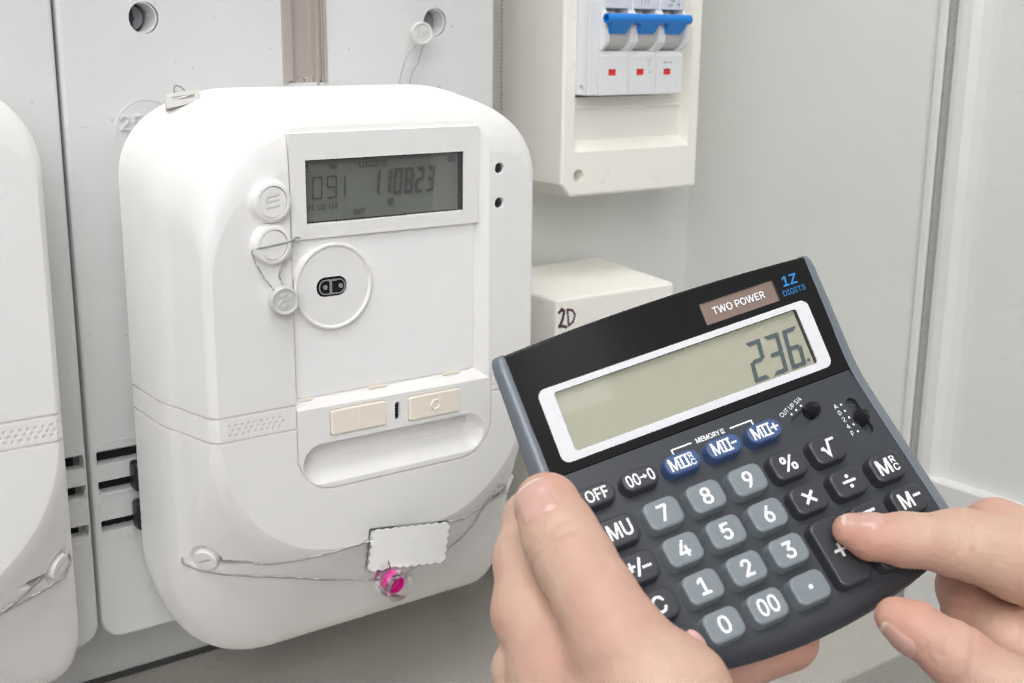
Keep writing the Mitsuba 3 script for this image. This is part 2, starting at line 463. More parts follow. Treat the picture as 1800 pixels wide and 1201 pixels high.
def meter_body():
    g = 0.55
    z_up, z_lo = 158.4, 149.2
    half = lambda z0, z1: bx(-BIG, BIG, -BIG, BIG, z0, z1)
    upper = BODY ^ (half(z_up + g, 400) + colprism)
    # the sunk front column with its right-hand bevel
    wedge = Manifold.hull_points(np.array([(-41.8, -1, 268), (-40.6, 4, 268), (41.2, 4, 268), (47.4, -1, 268), (-41.8, -1, 155), (-40.6, 4, 159.4), (41.2, 4, 159.4), (47.4, -1, 154.2)], float))
    upper -= wedge
    pocket = Manifold.batch_hull([ext(rrect(-39.5, 43.8, 125.2, 141.6, 8.5), -1, -.2), ext(rrect(-38.6, 42.9, 126.4, 141.0, 8), .8, 1), ext(rrect(-37.5, 41.5, 131.5, 140.8, 6), 9.2, 9.4)])
    pocket2 = pocket + ext(unary_union([rrect(-39.5, 43.8, 125.2, 141.6, 8.5), sbox(-39.0, 139, 43.3, 141.6)]), -1, .1)
    upper -= pocket2
    for x0, x1, z0, z1 in ((-27.7, -3.0, 143.9, 154.3), (7.1, 31.8, 143.3, 153.6)):
        upper -= ext(rrect(x0, x1, z0, z1, 1.2), -5, 3)
    upper -= bx(-35.6, 36.2, -5, 9, 223.6, 249.2)
    upper -= ext(rrect(1.0, 3.4, 144.9, 152.3, 1.2), -5, 3)
    for z in (240.6, 226.8):
        upper -= ycyl(51, z, 2.0, -2, 6) + ycyl(51, z, 3.0, -2, .7, 2.0)
    band = (BODY ^ half(z_lo + g, z_up - g)) - ext(COLUMN.buffer(g), -20, 40)
    dots = []
    for r in range(3):
        for c in range(9):
            dots.append((-68.0 + c * 2.45 + (1.22 if r % 2 else 0), 151.7 + r * 1.75))
    holes = Manifold.batch_boolean([ycyl(sx * x, z, .72, -2, 1.3, n=10) for x, z in dots for sx in (1, -1)], __import__('manifold3d').OpType.Add)
    band -= holes
    lower = (BODY ^ half(0, z_lo - g)) - ext(COLUMN.buffer(g), -20, 40)
    cut = []
    for sx, (x, z) in zip((-1, 1), SCREWS):
        # dished seat for the screw and the two wire slots beside it
        cut.append(Manifold.cylinder(6, 5.3, 9.4, 40).translate([0, 0, -2.6]).transform(frame_on(x, z)[:3]))
        for a0, a1, r in ((75.6, 79.2, 1.6), (67.0, 56.5, 1.75)) if sx < 0 else ((72.0, 76.0, 1.6), (63.5, 53.5, 1.75)):
            ps = [np.array([sx * q, surface_y(q, 98.2) + .1, 98.2]) for q in np.linspace(a0, a1, 5)]
            ss = [Manifold.sphere(r * (1 if i < 4 else .8), 14).translate(p) for i, p in enumerate(ps)]
            for i in range(4):
                cut.append(Manifold.batch_hull([ss[i], ss[i + 1]]))
            deep = [Manifold.sphere(1.5, 10).translate(p + np.array([-sx * 2.5, 15, 0])) for p in ps[:4]]
            cut.append(Manifold.batch_hull(ss[0:2] + deep[:2]))
            cut.append(Manifold.batch_hull(ss[1:3] + deep[1:3]))
    lower = carve(lower, cut)
    core = CORE - wedge.translate([0, 1.2, 0]) - ext(COLUMN.buffer(-.5), -20, 14)
    core = carve(core, cut) - bx(-36, 36.5, -5, 8, 223, 249.5)
    return upper, band, lower, core


UPPER, BAND, LOWER, MCORE = meter_body()


def boss(R, r, h, disc_h):
    """A raised round collar with a disc in it, drawn face up."""
    collar = man(revolve([(r, -1), (R + .5, -1), (R + .5, 0), (R, h * .55), (R - .5, h * .9), (R - 1.2, h), (r, h), (r, -1)]))
    disc = man(revolve([(0, -1), (r - .22, -1), (r - .22, disc_h - .3), (r - .6, disc_h), (0, disc_h), (0, -1)]))
    return collar, disc


def make_meter(label, off, front_seal):
    t = thing('electric_meter', label, 'electricity meter')
    S = shift(*off)
    P = lambda name, mesh, m, parent=t, M=None, **k: obj(name, mesh, m, parent, M=S if M is None else S @ M, **k)
    P('upper_cover', UPPER, 'm_white')
    P('band', BAND, 'm_white')
    P('terminal_cover', LOWER, 'm_white')
    P('inner_case', MCORE, 'm_white_shaded')
    P('base', bx(-70, 70, 61, 69.5, 75, 245), 'm_white_shaded')
    # display
    bez = ext(Polygon([(-40.2, 219.6), (41.6, 219.6), (41.9, 257.6), (-40.6, 257.6)]), 1.3, 3.8) - ext(sbox(-34.2, 224.9, 34.8, 248.0), -1, 10)
    d = P('display_bezel', bez, 'm_white')
    lcd = ext(sbox(-34.9, 224.2, 35.5, 248.7), 2.2, 6.8) - ext(sbox(-34.1, 224.9, 34.7, 247.9), -1, 5.9)
    P('display_well', lcd, 'm_dark', d)
    P('display', bx(-33.9, 34.5, 5.3, 5.6, 225.1, 247.7), 'm_lcd', label='grey green liquid crystal display reading 11:08:23')
    D = f'{t}__display'
    ink = []
    x = -30.2
    for ch, w in (('0', 5.0), ('9', 5.0)):
        ink += [affinity.translate(q, x, 233.4) for q in seven(ch, 4.2, 8.2, .55, .03)]
        x += 6.0
    ink += [affinity.translate(q, -20.0, 233.4) for q in seven('1', 3.6, 8.2, .55, .03)]
    x = -5.6
    for ch in '110823':
        ink += [affinity.translate(q, x, 233.2) for q in seven(ch, 3.6, 9.6, 1.0, .1)]
        x += 4.9
    ink += [sbox(3.2, 235.4, 3.8, 236.2), sbox(3.4, 239.2, 4.0, 240), sbox(13.4, 235.4, 14, 236.2), sbox(13.6, 239.2, 14.2, 240)]
    ring = Point(3.2, 230.4).buffer(1.4).difference(Point(3.2, 230.4).buffer(1.0))
    ink += [ring, sbox(3.0, 229.6, 3.4, 231.2), Polygon([(-22.3, 244), (-20.6, 244.9), (-22.3, 245.8)]), Polygon([(-20.9, 244), (-19.2, 244.9), (-20.9, 245.8)])]
    P('segments', flat(ink, .1), 'm_lcd_ink', D, M=fr(0, 4.5, 0))
    words = [('U1U2U3', 2.2, -4.2, 245.1), ('01 U2 U3', 2.1, -26.2, 230.6), ('WP', 2.4, -10.6, 227.6), ('RS', 2.0, 31.0, 245.0), ('M', 2.2, -32.6, 245.6)]
    P('lettering', join(*[text(s, h, .1).apply_transform(fr(x, 4.5, z)) for s, h, x, z in words]), 'm_lcd_ink', D)
    pane = trimesh.Trimesh([(-34.2, 2.6, 224.9), (34.8, 2.6, 224.9), (34.8, 2.6, 248), (-34.2, 2.6, 248)], [(0, 1, 2), (0, 2, 3)], process=False)
    P('window', pane, 'm_pane', d, smooth=False)
    # face plate, its ledge tabs and the optical port
    fp = ext(rrect(-39.6, 40.3, 159.7, 225, 2), 3.2, 4.2) + bx(-39.6, 40.3, 3.2, 4.2, 215, 219.3)
    P('face_plate', fp ^ bx(-60, 60, 0, 10, 100, 219.3), 'm_white_gloss')
    for x0, x1 in ((-39, -33.5), (-9, -1.2), (25.5, 33.5)):
        P('tab', bx(x0, x1, 2.5, 3.6, 158.7, 159.5), 'm_cream_button')
    R = 15.6
    torus = trimesh.creation.torus(R, .85, major_sections=96, minor_sections=16)
    ring_plate = man(revolve([(0, -1.6), (R, -1.6), (R, .3), (R - .6, .15), (0, .15), (0, -1.6)], 96))
    oval = rrect(-30.8, -18.0, 197.3, 204.7, 3.6, 16)
    ovc = affinity.translate(oval, 23.6, -201.0)
    P('optical_port', join(ring_plate - Manifold.extrude(cs(ovc), 8).translate([0, 0, -4]), torus), 'm_white', M=fr(-23.6, 2.0, 201.0))
    o = f'{t}__optical_port'
    lens = pillow(ovc.buffer(-.1), -1.6, -.4, .4)
    P('lens', lens, 'm_black_gloss', o, M=fr(-23.6, 2.0, 201.0))
    rim = ovc.buffer(-.9).difference(ovc.buffer(-1.3)).union(sbox(-1.9, -2.6, -.9, 2.6)).union(sbox(-2.6, 2.1, 1.2, 2.6))
    P('lens_frame', join(*[Manifold.extrude(cs(g), .3) for g in (rim.geoms if hasattr(rim, 'geoms') else [rim])], *[Manifold.cylinder(.4, .9, .9, 16).translate([x, 0, 0]) for x in (-3.7, 2.8)]), 'm_print_grey', o, M=fr(-23.6, 1.75, 201.0))
    # cream buttons and the slot between them
    for (x0, x1, z0, z1), sym in zip(((-27.4, -3.3, 144.2, 154.0), (7.4, 31.5, 143.6, 153.3)), 'IO'):
        cx, cz = (x0 + x1) / 2, (z0 + z1) / 2
        bt = pillow(rrect(x0 - cx, x1 - cx, z0 - cz, z1 - cz, 1.0), -3, .9, .5)
        P('push_button', bt, 'm_cream_button', M=fr(cx, 0, cz), label='cream push button with a raised ' + ('bar' if sym == 'I' else 'circle'))
        if sym == 'I':
            mk = Manifold.extrude(cs(rrect(-.55, .55, -2.8, 2.8, .5)), .35)
        else:
            mk = man(trimesh.creation.torus(1.9, .5, major_sections=32, minor_sections=10))
        P('raised_mark', mk, 'm_cream_button', t + '__push_button' + ('' if sym == 'I' else '_001'), M=fr(cx, -.85, cz))
    P('signal_window', ext(rrect(1.2, 3.2, 145.1, 152.1, 1), 1.2, 3), 'm_black_gloss')
    for z in (240.6, 226.8):
        P('indicator', man(trimesh.creation.icosphere(3, 2.6)).translate([0, 0, 0]).transform(np.array([[.75, 0, 0, 51], [0, .4, 0, 1.3], [0, 0, .75, z]])), 'm_black_gloss')
    # two sealing screws on the left of the face
    c, dsc = boss(7.4, 5.7, 3.4, 3.0)
    groove = Polygon()
    for k in (-1, 0, 1):
        groove = groove.union(LineString([(-2.2 + (.6 if k == 1 else 0), 1.9 * k - .3), (.8, 1.9 * k + .1), (2.4, 1.9 * k + .6)]).buffer(.38))
    groove = groove.union(LineString([(-2.4, 0), (-1.6, 1.8)]).buffer(.3))
    P('screw_collar', c, 'm_white', M=fr(-49.4, 0, 234.6))
    P('sealing_screw', dsc - Manifold.extrude(cs(groove), 3).translate([0, 0, 1.9]), 'm_white', M=fr(-49.4, 0, 234.6), label='round white screw with three grooves')
    c, dsc = boss(7.3, 5.5, 3.2, 2.9)
    P('screw_collar', c, 'm_white', M=fr(-49.6, 0, 219.5))
    P('sealing_screw', dsc - bx(-6, 6, -.5, .5, 1.9, 5).rotate([0, 0, 6]), 'm_white', M=fr(-49.6, 0, 219.5), label='round white screw with one slot holding a wire')
    # cover screws low down
    for (x, z) in SCREWS:
        sc = pillow(Point(0, 0).buffer(4.7, quad_segs=12), -5, .9, .5) - bx(-2.9, 2.9, -.42, .42, -.9, 2).rotate([0, 0, 22])
        P('cover_screw', sc, 'm_white', M=frame_on(x, z))
    return t


m0 = make_meter('white electricity meter with a grey display, in the middle of the photo', (0, 0, 0), True)
m1 = make_meter('white electricity meter cropped by the left edge of the photo', (-195.6, 0, 12), False)

# ------------------------------------------------------------------ wires and seals on the two meters
def skin(x, z, lift, off):
    y = surface_y(x, z)
    n = surface_n(x, z)
    return np.array([x, y, z]) + n * lift + np.array(off)


# clear tag seal with a magenta rotor, on two steel wires
seal = thing('tag_seal', 'clear plastic tag seal with a blank white scalloped label and magenta rotor, hanging on wires', 'seal')
ex, ey, ez = np.array([.981, -.181, -.065]), np.array([.035, -.168, .985]), np.array([-.19, -.969, -.159])
ey = ey - ex * (ex @ ey); ey /= np.linalg.norm(ey); ez = np.cross(ex, ey)
TG = mat4(ex, ey, ez, [2.2, -6.4, 94.0])
obj('holder', Manifold.extrude(cs(rrect(-17.0, 16.6, -9.4, 9.6, .8)), 1.5).translate([0, 0, -.5]), 'm_clear', seal, M=TG)
sc_pts = []
W2, H2 = 15.7, 8.6
for (ax, ay), (bx_, by_) in (((-W2, -H2), (W2, -H2)), ((W2, -H2), (W2, H2)), ((W2, H2), (-W2, H2)), ((-W2, H2), (-W2, -H2))):
    L = math.hypot(bx_ - ax, by_ - ay); k = round(L / 3.5); nx, ny = (by_ - ay) / L, -(bx_ - ax) / L
    for q in np.linspace(0, 1, k * 10, endpoint=False):
        w = abs(math.sin(q * k * math.pi)) * 1.0
        sc_pts.append((ax + (bx_ - ax) * q + nx * w, ay + (by_ - ay) * q + ny * w))
obj('label', Manifold.extrude(cs(Polygon(sc_pts).buffer(0)), .25).translate([.2, .4, 1.05]), 'm_paper', seal, M=TG, label='blank white label with scalloped edges')
for q in (-7.5, -3.6, .4, 4.4):
    obj('rib', Manifold.cylinder(1.6, .5, .5, 10).rotate([0, 90, 0]).translate([-18.8, q, 0]), 'm_clear', seal, M=TG)
RC = np.array([-4.2, -6.6, 79.6])
AX = mat4([1, 0, 0], [0, -.10, .995], [0, -.995, -.10], RC)
obj('rotor_housing', man(revolve([(0, -6), (6.2, -6), (6.6, -5), (6.6, 3.2), (6.0, 3.8), (4.4, 3.8), (4.4, -2.0), (0, -2.0)], 48)), 'm_clear', seal, M=AX)
obj('neck', Manifold.extrude(cs(rrect(-4.6, 4.6, 4.9, 9.4, .6)), 2.4).translate([0, 0, -4.6]), 'm_clear', seal, M=AX)
obj('rotor', join(man(revolve([(0, -2.4), (4.2, -2.4), (4.2, .6), (3.7, 1.2), (3.3, 1.2), (3.3, -.9), (0, -.9)], 40)), bx(-.6, .6, -2.8, 2.8, -1.0, 1.0).rotate([0, 0, -38])), 'm_magenta', seal, M=AX, label='magenta slotted rotor')
obj('wire_end', tube([(-7.0, .5, -5), (-6.4, -.5, -2), (-4.6, -1.5, .8)], .35), 'm_steel', seal, M=AX)
U1 = [skin(x, z, l, (0, 0, 0)) for x, z, l in [(-63, 98.2, -1.6), (-60, 98.0, -.6), (-57.5, 97.3, .5), (-52.4, 96.5, .8), (-44.5, 96.6, .8), (-36, 97, 1.0), (-27, 97.1, .8)]] + [np.array([-15, -.9, 97.6]), np.array([3, -1.0, 98.0]), np.array([21, -1.0, 97.0])] + [skin(x, z, l, (0, 0, 0)) for x, z, l in [(34.5, 96.0, 1.4), (45.4, 98.2, 1.1), (53, 98.6, 1.0), (58, 98.3, .6), (61, 98.2, -1.6)]]
L1 = [skin(x, z, l, (0, 0, 0)) for x, z, l in [(-76.6, 98.2, -1.8), (-78.4, 98.0, .3), (-77.8, 96.2, .9), (-73.1, 93.7, .9), (-66.5, 92.3, .9), (-55.2, 90.6, .9), (-42.3, 87.6, 1.0), (-26.1, 82.2, 1.6)]] + [np.array([-14, 3.0, 80.4]), np.array([-8, -3.5, 81.0]), np.array([4, -3.0, 81.4]), np.array([20, 3.5, 80.6])] + [skin(x, z, l, (0, 0, 0)) for x, z, l in [(33, 80.2, 1.6), (39, 82.5, 1.0), (44, 88.2, .9), (46.4, 95.2, .9), (50, 101.5, .9), (54.5, 106.5, 1.2), (59, 104.0, 1.5), (61, 100.2, 1.0), (64, 98.2, -1.4)]]
obj('upper_wire', twisted(np.array(U1), .24, 1.8), 'm_steel', seal)
obj('lower_wire', twisted(np.array(L1), .24, 1.8), 'm_steel', seal)
ws = thing('seal_wire', 'steel seal wire looping from the cover screw of the left cropped meter', 'wire')
o2 = (-195.6, 0, 12)
obj('strand', twisted(np.array([skin(x, z, l, o2) for x, z, l in [(73, 98.2, -1.8), (75.6, 98.0, .2), (74.2, 96.4, 1.0), (69.5, 93.8, 1.6), (62, 93.4, 1.2), (55, 93, 1.2), (40, 90, 1.2), (20, 86, 1.2)]]), .26, 1.9), 'm_steel', ws)
obj('strand', twisted(np.array([skin(x, z, l, o2) for x, z, l in [(63, 98.2, -1.4), (59, 97.6, .3), (55, 95.6, .9), (47, 92, 1.0), (36, 86, 1.0)]]), .24, 1.9), 'm_steel', ws)

# round wire seal below the slotted screw
rs = thing('round_seal', 'round pale plastic seal hanging on twisted wire below the slotted screw of the meter', 'seal', 'round wire seals')
DISC = [(0, -2.6), (4.4, -2.6), (5.2, -1.9), (5.4, 0), (5.2, 1.7), (4.7, 2.3), (4.2, 2.2), (3.9, 1.7), (0, 1.6)]
RS = mat4([.985, -.17, 0], [0, 0, 1], [-.17, -.985, 0], [-47.2, -4.2, 199.6])
obj('body', man(revolve(DISC, 48)), 'm_lead', rs, M=RS)
rng = np.random.default_rng(5)
mk = [LineString([(-2.2, -1.2), (-.6, .6), (1.4, .2), (2.2, 1.6)]).buffer(.45), LineString([(-1.4, 1.8), (.2, 2.3), (1.2, 1.5)]).buffer(.4), LineString([(-.6, -2.2), (.6, -1.2), (2.0, -1.6)]).buffer(.4)]
obj('raised_mark', join(*[Manifold.extrude(cs(q), .55).translate([0, 0, 1.5]) for q in mk]), 'm_lead', rs, M=RS)
obj('wire', join(twisted([(-57.0, -.4, 217.8), (-56.0, -3.4, 219.0), (-50, -3.3, 219.5), (-43.2, -3.2, 220.3), (-40.8, -2.2, 221.4), (-38.4, -1.2, 220.8)], .22, 1.5)), 'm_steel', rs)
obj('wire', twisted([(-57.0, -.4, 217.8), (-55.9, -1.2, 213), (-53.6, -2.8, 208), (-50.8, -4.2, 203.6)], .2, 1.5), 'm_steel', rs)
obj('wire', twisted([(-40.8, -2.2, 221.4), (-43.4, -3.4, 216), (-46.4, -2.2, 211.6), (-48.2, -3.0, 208.6), (-47.0, -4.2, 204.6)], .2, 1.5), 'm_steel', rs)
rs2 = thing('round_seal', 'round pale plastic seal on twisted wire beside the right screw hole of the board', 'seal', 'round wire seals')
RS2 = mat4([.97, -.24, 0], [.0, 0, 1], [-.24, -.97, 0], [51.6, 57.5, 292.2])
obj('body', man(revolve([(r * .92, h) for r, h in DISC], 48)), 'm_lead', rs2, M=RS2)
obj('raised_mark', text('NS', 3.0, .6, True).apply_transform(shift(0, 0, 1.5)), 'm_lead', rs2, M=RS2)
obj('wire', twisted([(50.0, 58, 288), (47.5, 62, 283), (44.8, 63, 275), (43.6, 63, 268)], .2, 1.6), 'm_steel', rs2)
obj('wire', twisted([(53.4, 58, 288), (54.4, 62, 284), (53.6, 63, 280), (50.4, 63, 276), (48.6, 63, 268)], .2, 1.6), 'm_steel', rs2)
cr = thing('crimp_seal', 'small crimped plastic seal block on the upper left corner of the meter', 'seal')
CR = mat4([.93, -.33, .14], [.36, .85, -.38], [0, .40, .916], [-62.0, 42.0, 268.4])
blk = Manifold.hull_points(np.array([(-6, -2.6, -2.4), (5.6, -2.8, -2.0), (6.2, -1.5, 1.6), (-5.5, -2.2, .6), (-6.4, 3, -1.6), (5.8, 3, -1.4), (5.4, 2.4, 2.6), (-5.0, 2.6, 2.2)], float))
obj('block', blk - rbox(-3.4, 4.4, -4, -1.6, -.75, .25, .3), 'm_seal', cr, M=CR @ np.diag([1.05, 1.0, 1.5, 1.0]), smooth=10)
obj('wire', tube([(-1.0, 2, 2.0), (-2.2, 1.2, 4.2), (-1.2, 1.0, 5.6), (.4, 1.2, 4.8), (1.6, 1.5, 3.2), (2.4, 2, 2.6)], .16, 6, .4), 'm_dark', cr, M=CR)
obj('wire_end', tube([(-1.5, -1.9, -.3), (1.5, -2.3, -.1), (3.6, -2.1, .2), (3.9, -2.5, -.6)], .3, 6, .4), 'm_steel', cr, M=CR)

# dark terminal plugs between meter and board
for z in (119.5, 103):
    q = obj('terminal_plug', rbox(-81.5, -73, 62.4, 69.4, z - 6, z + 6, 1.5), 'm_dark', m0)

# ------------------------------------------------------------------ breaker enclosure, circuit breaker and the lower box
enc = thing('breaker_enclosure', 'cream plastic enclosure around the circuit breaker on the back wall', 'enclosure')
fpoly = Polygon([(139.2, 520), (139.2, 221.4), (145.2, 215), (230.8, 215), (230.8, 520)])
fpoly = fpoly.buffer(-1.2).buffer(1.2)
shell = ext(fpoly, 70.3, 119) + pillow(fpoly, 0, 2.2, 1.6).transform(TO_FRONT).translate([0, 71.1, 0])
win = Manifold.batch_hull([ext(sbox(146.6, 236.6, 223.8, 530), 67, 68.9), ext(sbox(150.6, 241.8, 222.2, 530), 74.9, 75)])
shell = shell - win - ycyl(149.8, 225.2, 3.2, 60, 82) - ext(sbox(151.4, 262.5, 219.4, 520), 70, 90)
obj('front_cover', shell, 'm_cream', enc)
obj('rear_box', join(rbox(140.6, 229.6, 119.3, 129, 218, 520, 1.0)), 'm_cream', enc)
obj('window_step', rbox(147.5, 222.2, 73.6, 76, 256.6, 258.2, .6), 'm_cream', enc)
stitch = [rbox(138.9, 139.6, 117.2, 119.2, z, z + 1.1, .3, 6) for z in np.arange(222, 330, 1.9)]
obj('seam', join(*stitch), 'm_seal', enc, kind='stuff')
br = thing('circuit_breaker', 'white three pole circuit breaker with blue lever bar and red indicator windows', 'circuit breaker')
for i in range(3):
    x0 = 154.4 + i * 18.1
    x1 = x0 + 17.9
    side_poly = Polygon([(60, 264), (60, 282.4), (61.2, 284.4), (57.6, 287.4), (56.4, 289.0), (56.4, 300.6), (59.5, 304.0), (59.5, 330), (100, 330), (100, 264)]).buffer(-.4).buffer(.4)
    bodyp = ext(side_poly, x0, x1, 'yz')
    bodyp -= ext(Polygon([(45, 284.9), (68, 284.9), (68, 304.6), (45, 304.6)]), x0 + 2.0, x1 - 2.0, 'yz')
    bodyp -= bx(x0 + 5.2, x0 + 10.4, 50, 61.2, 273.3, 276.4)
    obj('pole', bodyp, 'm_breaker', br)
    obj('indicator', bx(x0 + 5.1, x0 + 10.5, 60.7, 61.25, 273.2, 276.5), 'm_red', br, label='red indicator window')
    rock = Manifold.cylinder(7.4, 9.6, 9.6, 48).rotate([0, 90, 0])
    obj('rocker', rock.translate([x0 + 2.3, 66.4, 294.5]) ^ bx(0, 400, 40, 67.9, 280, 304), 'm_breaker_dark', br)
    obj('rocker_guard', Manifold.cylinder(6.0, 8.6, 8.6, 40).rotate([0, 90, 0]).translate([x0 + 9.8, 66.6, 293.5]) ^ bx(0, 400, 40, 67.9, 280, 304), 'm_breaker_dark', br)
    obj('label_plate', rbox(x0 + 1.2, x1 - .6, 59.0, 60, 304.6, 313.5, .2), 'm_label_grey', br)
    lev = Manifold.cylinder(17.9, 2.35, 2.35, 32).rotate([0, 90, 0]).translate([x0 - 2.6, 53.6, 299.9])
    lev += Manifold.batch_hull([rbox(x0 + .4, x0 + 13.2, 52.2, 54.6, 297.6, 300, .5), rbox(x0 + 1.6, x0 + 12.2, 55.6, 58.2, 292.8, 296, .5)])
    if i == 0:
        lev -= Manifold.cylinder(4, 1.6, 1.6, 24).rotate([0, 90, 0]).translate([x0 - 3.4, 53.6, 299.9])
    obj('lever', lev, 'm_blue', br)
obj('side_block', rbox(147.8, 154.5, 60.8, 100, 264.0, 330, .6) - Manifold.cylinder(3, 1.6, 1.6, 20).rotate([0, 90, 0]).translate([146.9, 66, 267.5]) - Manifold.cylinder(3, 1.8, 1.8, 20).rotate([0, 90, 0]).translate([146.9, 65.5, 310]) - Manifold.cylinder(3, 1.2, 1.2, 20).rotate([0, 90, 0]).translate([146.9, 75.5, 309.5]), 'm_breaker', br)
for x, z, s, h in ((198.5, 279.4, 'MCB 63', 1.15), (185.8, 280.6, '63', 1.4), (186.0, 278.4, 'A', 1.0), (187, 274.8, '400V', .8)):
    obj('print', text(s, h, .08), 'm_print_grey', br, M=fr(x, 60.0, z))
for x, z, s, h in ((199.3, 308.8, 'ON', 1.5), (198.0, 306.6, 'OFF', 1.4), (203.4, 307.4, '4', 2.6)):
    obj('print', text(s, h, .08, True), 'm_print_grey', br, M=fr(x, 59.0, z))
for k in range(3):
    obj('print', bx(178.6 + k * 2.2, 178.9 + k * 2.2, 58.9, 59.2, 306.4, 309.6), 'm_print_grey', br)
tb = thing('terminal_box', 'cream plastic box marked 20 with black pen, below the breaker enclosure', 'box')
tbm = Manifold.batch_hull([Manifold.sphere(1.8, 16).translate(p) for p in [(123, 50.5, 168.4), (196.5, 50.5, 168.4), (123, 50.5, 40), (196.5, 50.5, 40), (124, 124, 168.4), (212, 124, 168.4), (124, 124, 40), (212, 124, 40)]])
obj('case', tbm, 'm_cream', tb)
two = [LineString([(-2.0, 1.7), (-.9, 2.6), (.1, 1.8), (-.5, -.6), (-1.7, -2.6)]).buffer(.55), LineString([(-2.0, -2.7), (-.2, -2.8), (1.1, -3.3)]).buffer(.5)]
zero = [LineString([(1.5, 2.0), (1.9, -.4), (2.2, -2.9)]).buffer(.4), LineString([(1.5, 2.2), (3.6, 1.8), (4.9, .3), (4.2, -1.8), (2.4, -2.9)]).buffer(.4)]
obj('pen_mark', Manifold.extrude(cs(affinity.scale(unary_union(two), 1.42, 1.55, origin=(0, 0))), .1), 'm_ink', tb, M=fr(125.7, 48.75, 161.2), label='hand written 2 in black pen')
obj('pen_mark', Manifold.extrude(cs(affinity.scale(unary_union(zero), 1.42, 1.55, origin=(0, 0))), .1), 'm_ink', tb, M=fr(125.7, 48.75, 161.2), label='hand written 0 in black pen')

# ------------------------------------------------------------------ the calculator (drawn flat: u right, v up, w towards the reader, millimetres)
CU = np.array([[.9496, .0227, -.3128], [-.2277, .7355, -.6381], [.2156, .6771, .7036]])
qx = CU[:, 0] / np.linalg.norm(CU[:, 0]); qy = CU[:, 1] - qx * (qx @ CU[:, 1]); qy /= np.linalg.norm(qy)
KM = mat4(qx, qy, np.cross(qx, qy), [3.91, -190.82, 160.43])
TH = math.radians(18.5)
KINK = 37.7
PM = KM @ mat4([1, 0, 0], [0, math.cos(TH), math.sin(TH)], [0, -math.sin(TH), math.cos(TH)], [0, KINK, 0])
HW = 50.0
calc = thing('calculator', 'dark grey desktop calculator showing 236, held up in front of the meter', 'calculator')
us = np.linspace(-62, 62, 63)
deck_plan = Polygon([(u, -28.4 + .0031 * u * u) for u in us] + [(62, 70), (-62, 70)])
pan_plan = Polygon([(u, -20) for u in (-62, 62)] + [(u, 37.9 - .00062 * u * u) for u in us[::-1]])
slab = Manifold.hull_points(np.vstack([np.c_[np.array(deck_plan.buffer(-5 * (1 - math.cos(t)) if t > 0 else 0).simplify(.05).exterior.coords), np.full(len(deck_plan.buffer(-5 * (1 - math.cos(t)) if t > 0 else 0).simplify(.05).exterior.coords), -5 + 5 * math.sin(t))] for t in np.linspace(0, math.pi / 2, 8)] + [np.c_[np.array(deck_plan.buffer(-2.5).exterior.coords), np.full(len(deck_plan.buffer(-2.5).exterior.coords), -10.0)]]))
pm3 = np.linalg.inv(KM) @ PM
pslab = pillow(pan_plan, -4, .35, .8).transform(pm3[:3])
trim = bx(-HW, HW, -100, 150, -50, 60)
half_deck = slab ^ trim ^ bx(-100, 100, -100, KINK - .15, -60, 60)
slot1 = cs(LineString([(25.2, 27.6), (32.4, 30.2)]).buffer(2.2))
slot2 = cs(LineString([(44.2, 27.6), (44.2, 18.8)]).buffer(1.75))
half_deck -= Manifold.extrude(slot1, 6).translate([0, 0, -1.3]) + Manifold.extrude(slot2, 6).translate([0, 0, -1.6])
obj('deck', half_deck, 'm_deck', calc, M=KM)
panel = (pslab ^ trim) - bx(-100, 100, -100, KINK + .05, -60, 60)
pinv = np.linalg.inv(pm3)
win1 = Manifold.extrude(cs(rrect(-40.6, 40.6, 5.0, 22.2, .9)), 10).translate([0, 0, -1.7])
win2 = Manifold.extrude(cs(rrect(11.3, 37.1, 26.0, 32.7, .4)), 10).translate([0, 0, -.65])
panel -= (win1 + win2).transform(pm3[:3])
obj('display_panel', panel, 'm_face', calc, M=KM)
back = Manifold.hull_points(np.array([(u, v, w) for u in (-49.5, 49.5) for v, w in ((-20, -9.2), (-16, -7), (36, -3), (36, -9.6))], float)) + Manifold.hull_points(np.array([(u, v, w) for u in (-49.5, 49.5) for v, w in ((36, -3.4), (36, -9.6), (69, 3.8), (70, 5.6))], float))
obj('back_cover', back, 'm_deck', calc, M=KM)
# side rails
prof = [(49.8, .15), (51.0, .35), (52.2, .0), (53.2, -.9), (53.8, -2.4), (53.9, -5), (53.4, -8), (52, -10), (49.8, -10.6)]
for sx in (-1, 1):
    path = [(-22.5, -2.2, .6), (-21.5, -1.0, .85), (-19.5, -.2, 1), (-10, 0, 1), (10, 0, 1), (28, 0, 1), (34, .15, 1), (38, .7, 1), (42, 1.7, 1), (50, 4.3, 1), (60, 7.5, 1), (68.5, 10.1, 1), (71.2, 10.8, .92), (72.6, 10.6, .75), (73.2, 10.0, .5)]
    v, f = [], []
    for vv, ww, sc in path:
        deep = np.interp(vv, [-20, 0, 38, 55, 72], [.8, .85, .85, .6, .42])
        tl = TH * np.interp(vv, [34, 41], [0, 1])
        for u, w in prof:
            w = w * (sc if vv < 0 or vv > 70 else 1)
            w = w * deep if w < -2.4 else w
            v.append((sx * (49.8 + (u - 49.8) * sc), vv - w * math.sin(tl), ww + w * math.cos(tl)))
    n = len(prof)
    for i in range(len(path) - 1):
        for j in range(n - 1):
            a = i * n + j
            q = [[a, a + 1, a + n + 1], [a, a + n + 1, a + n]]
            f += q
    for e in (0, (len(path) - 1) * n):
        for j in range(1, n - 1):
            f.append([e, e + j, e + j + 1])
    m = trimesh.Trimesh(v, f, process=False)
    trimesh.repair.fix_normals(m)
    obj('side_rail', m, 'm_edge', calc, M=KM, smooth=50)
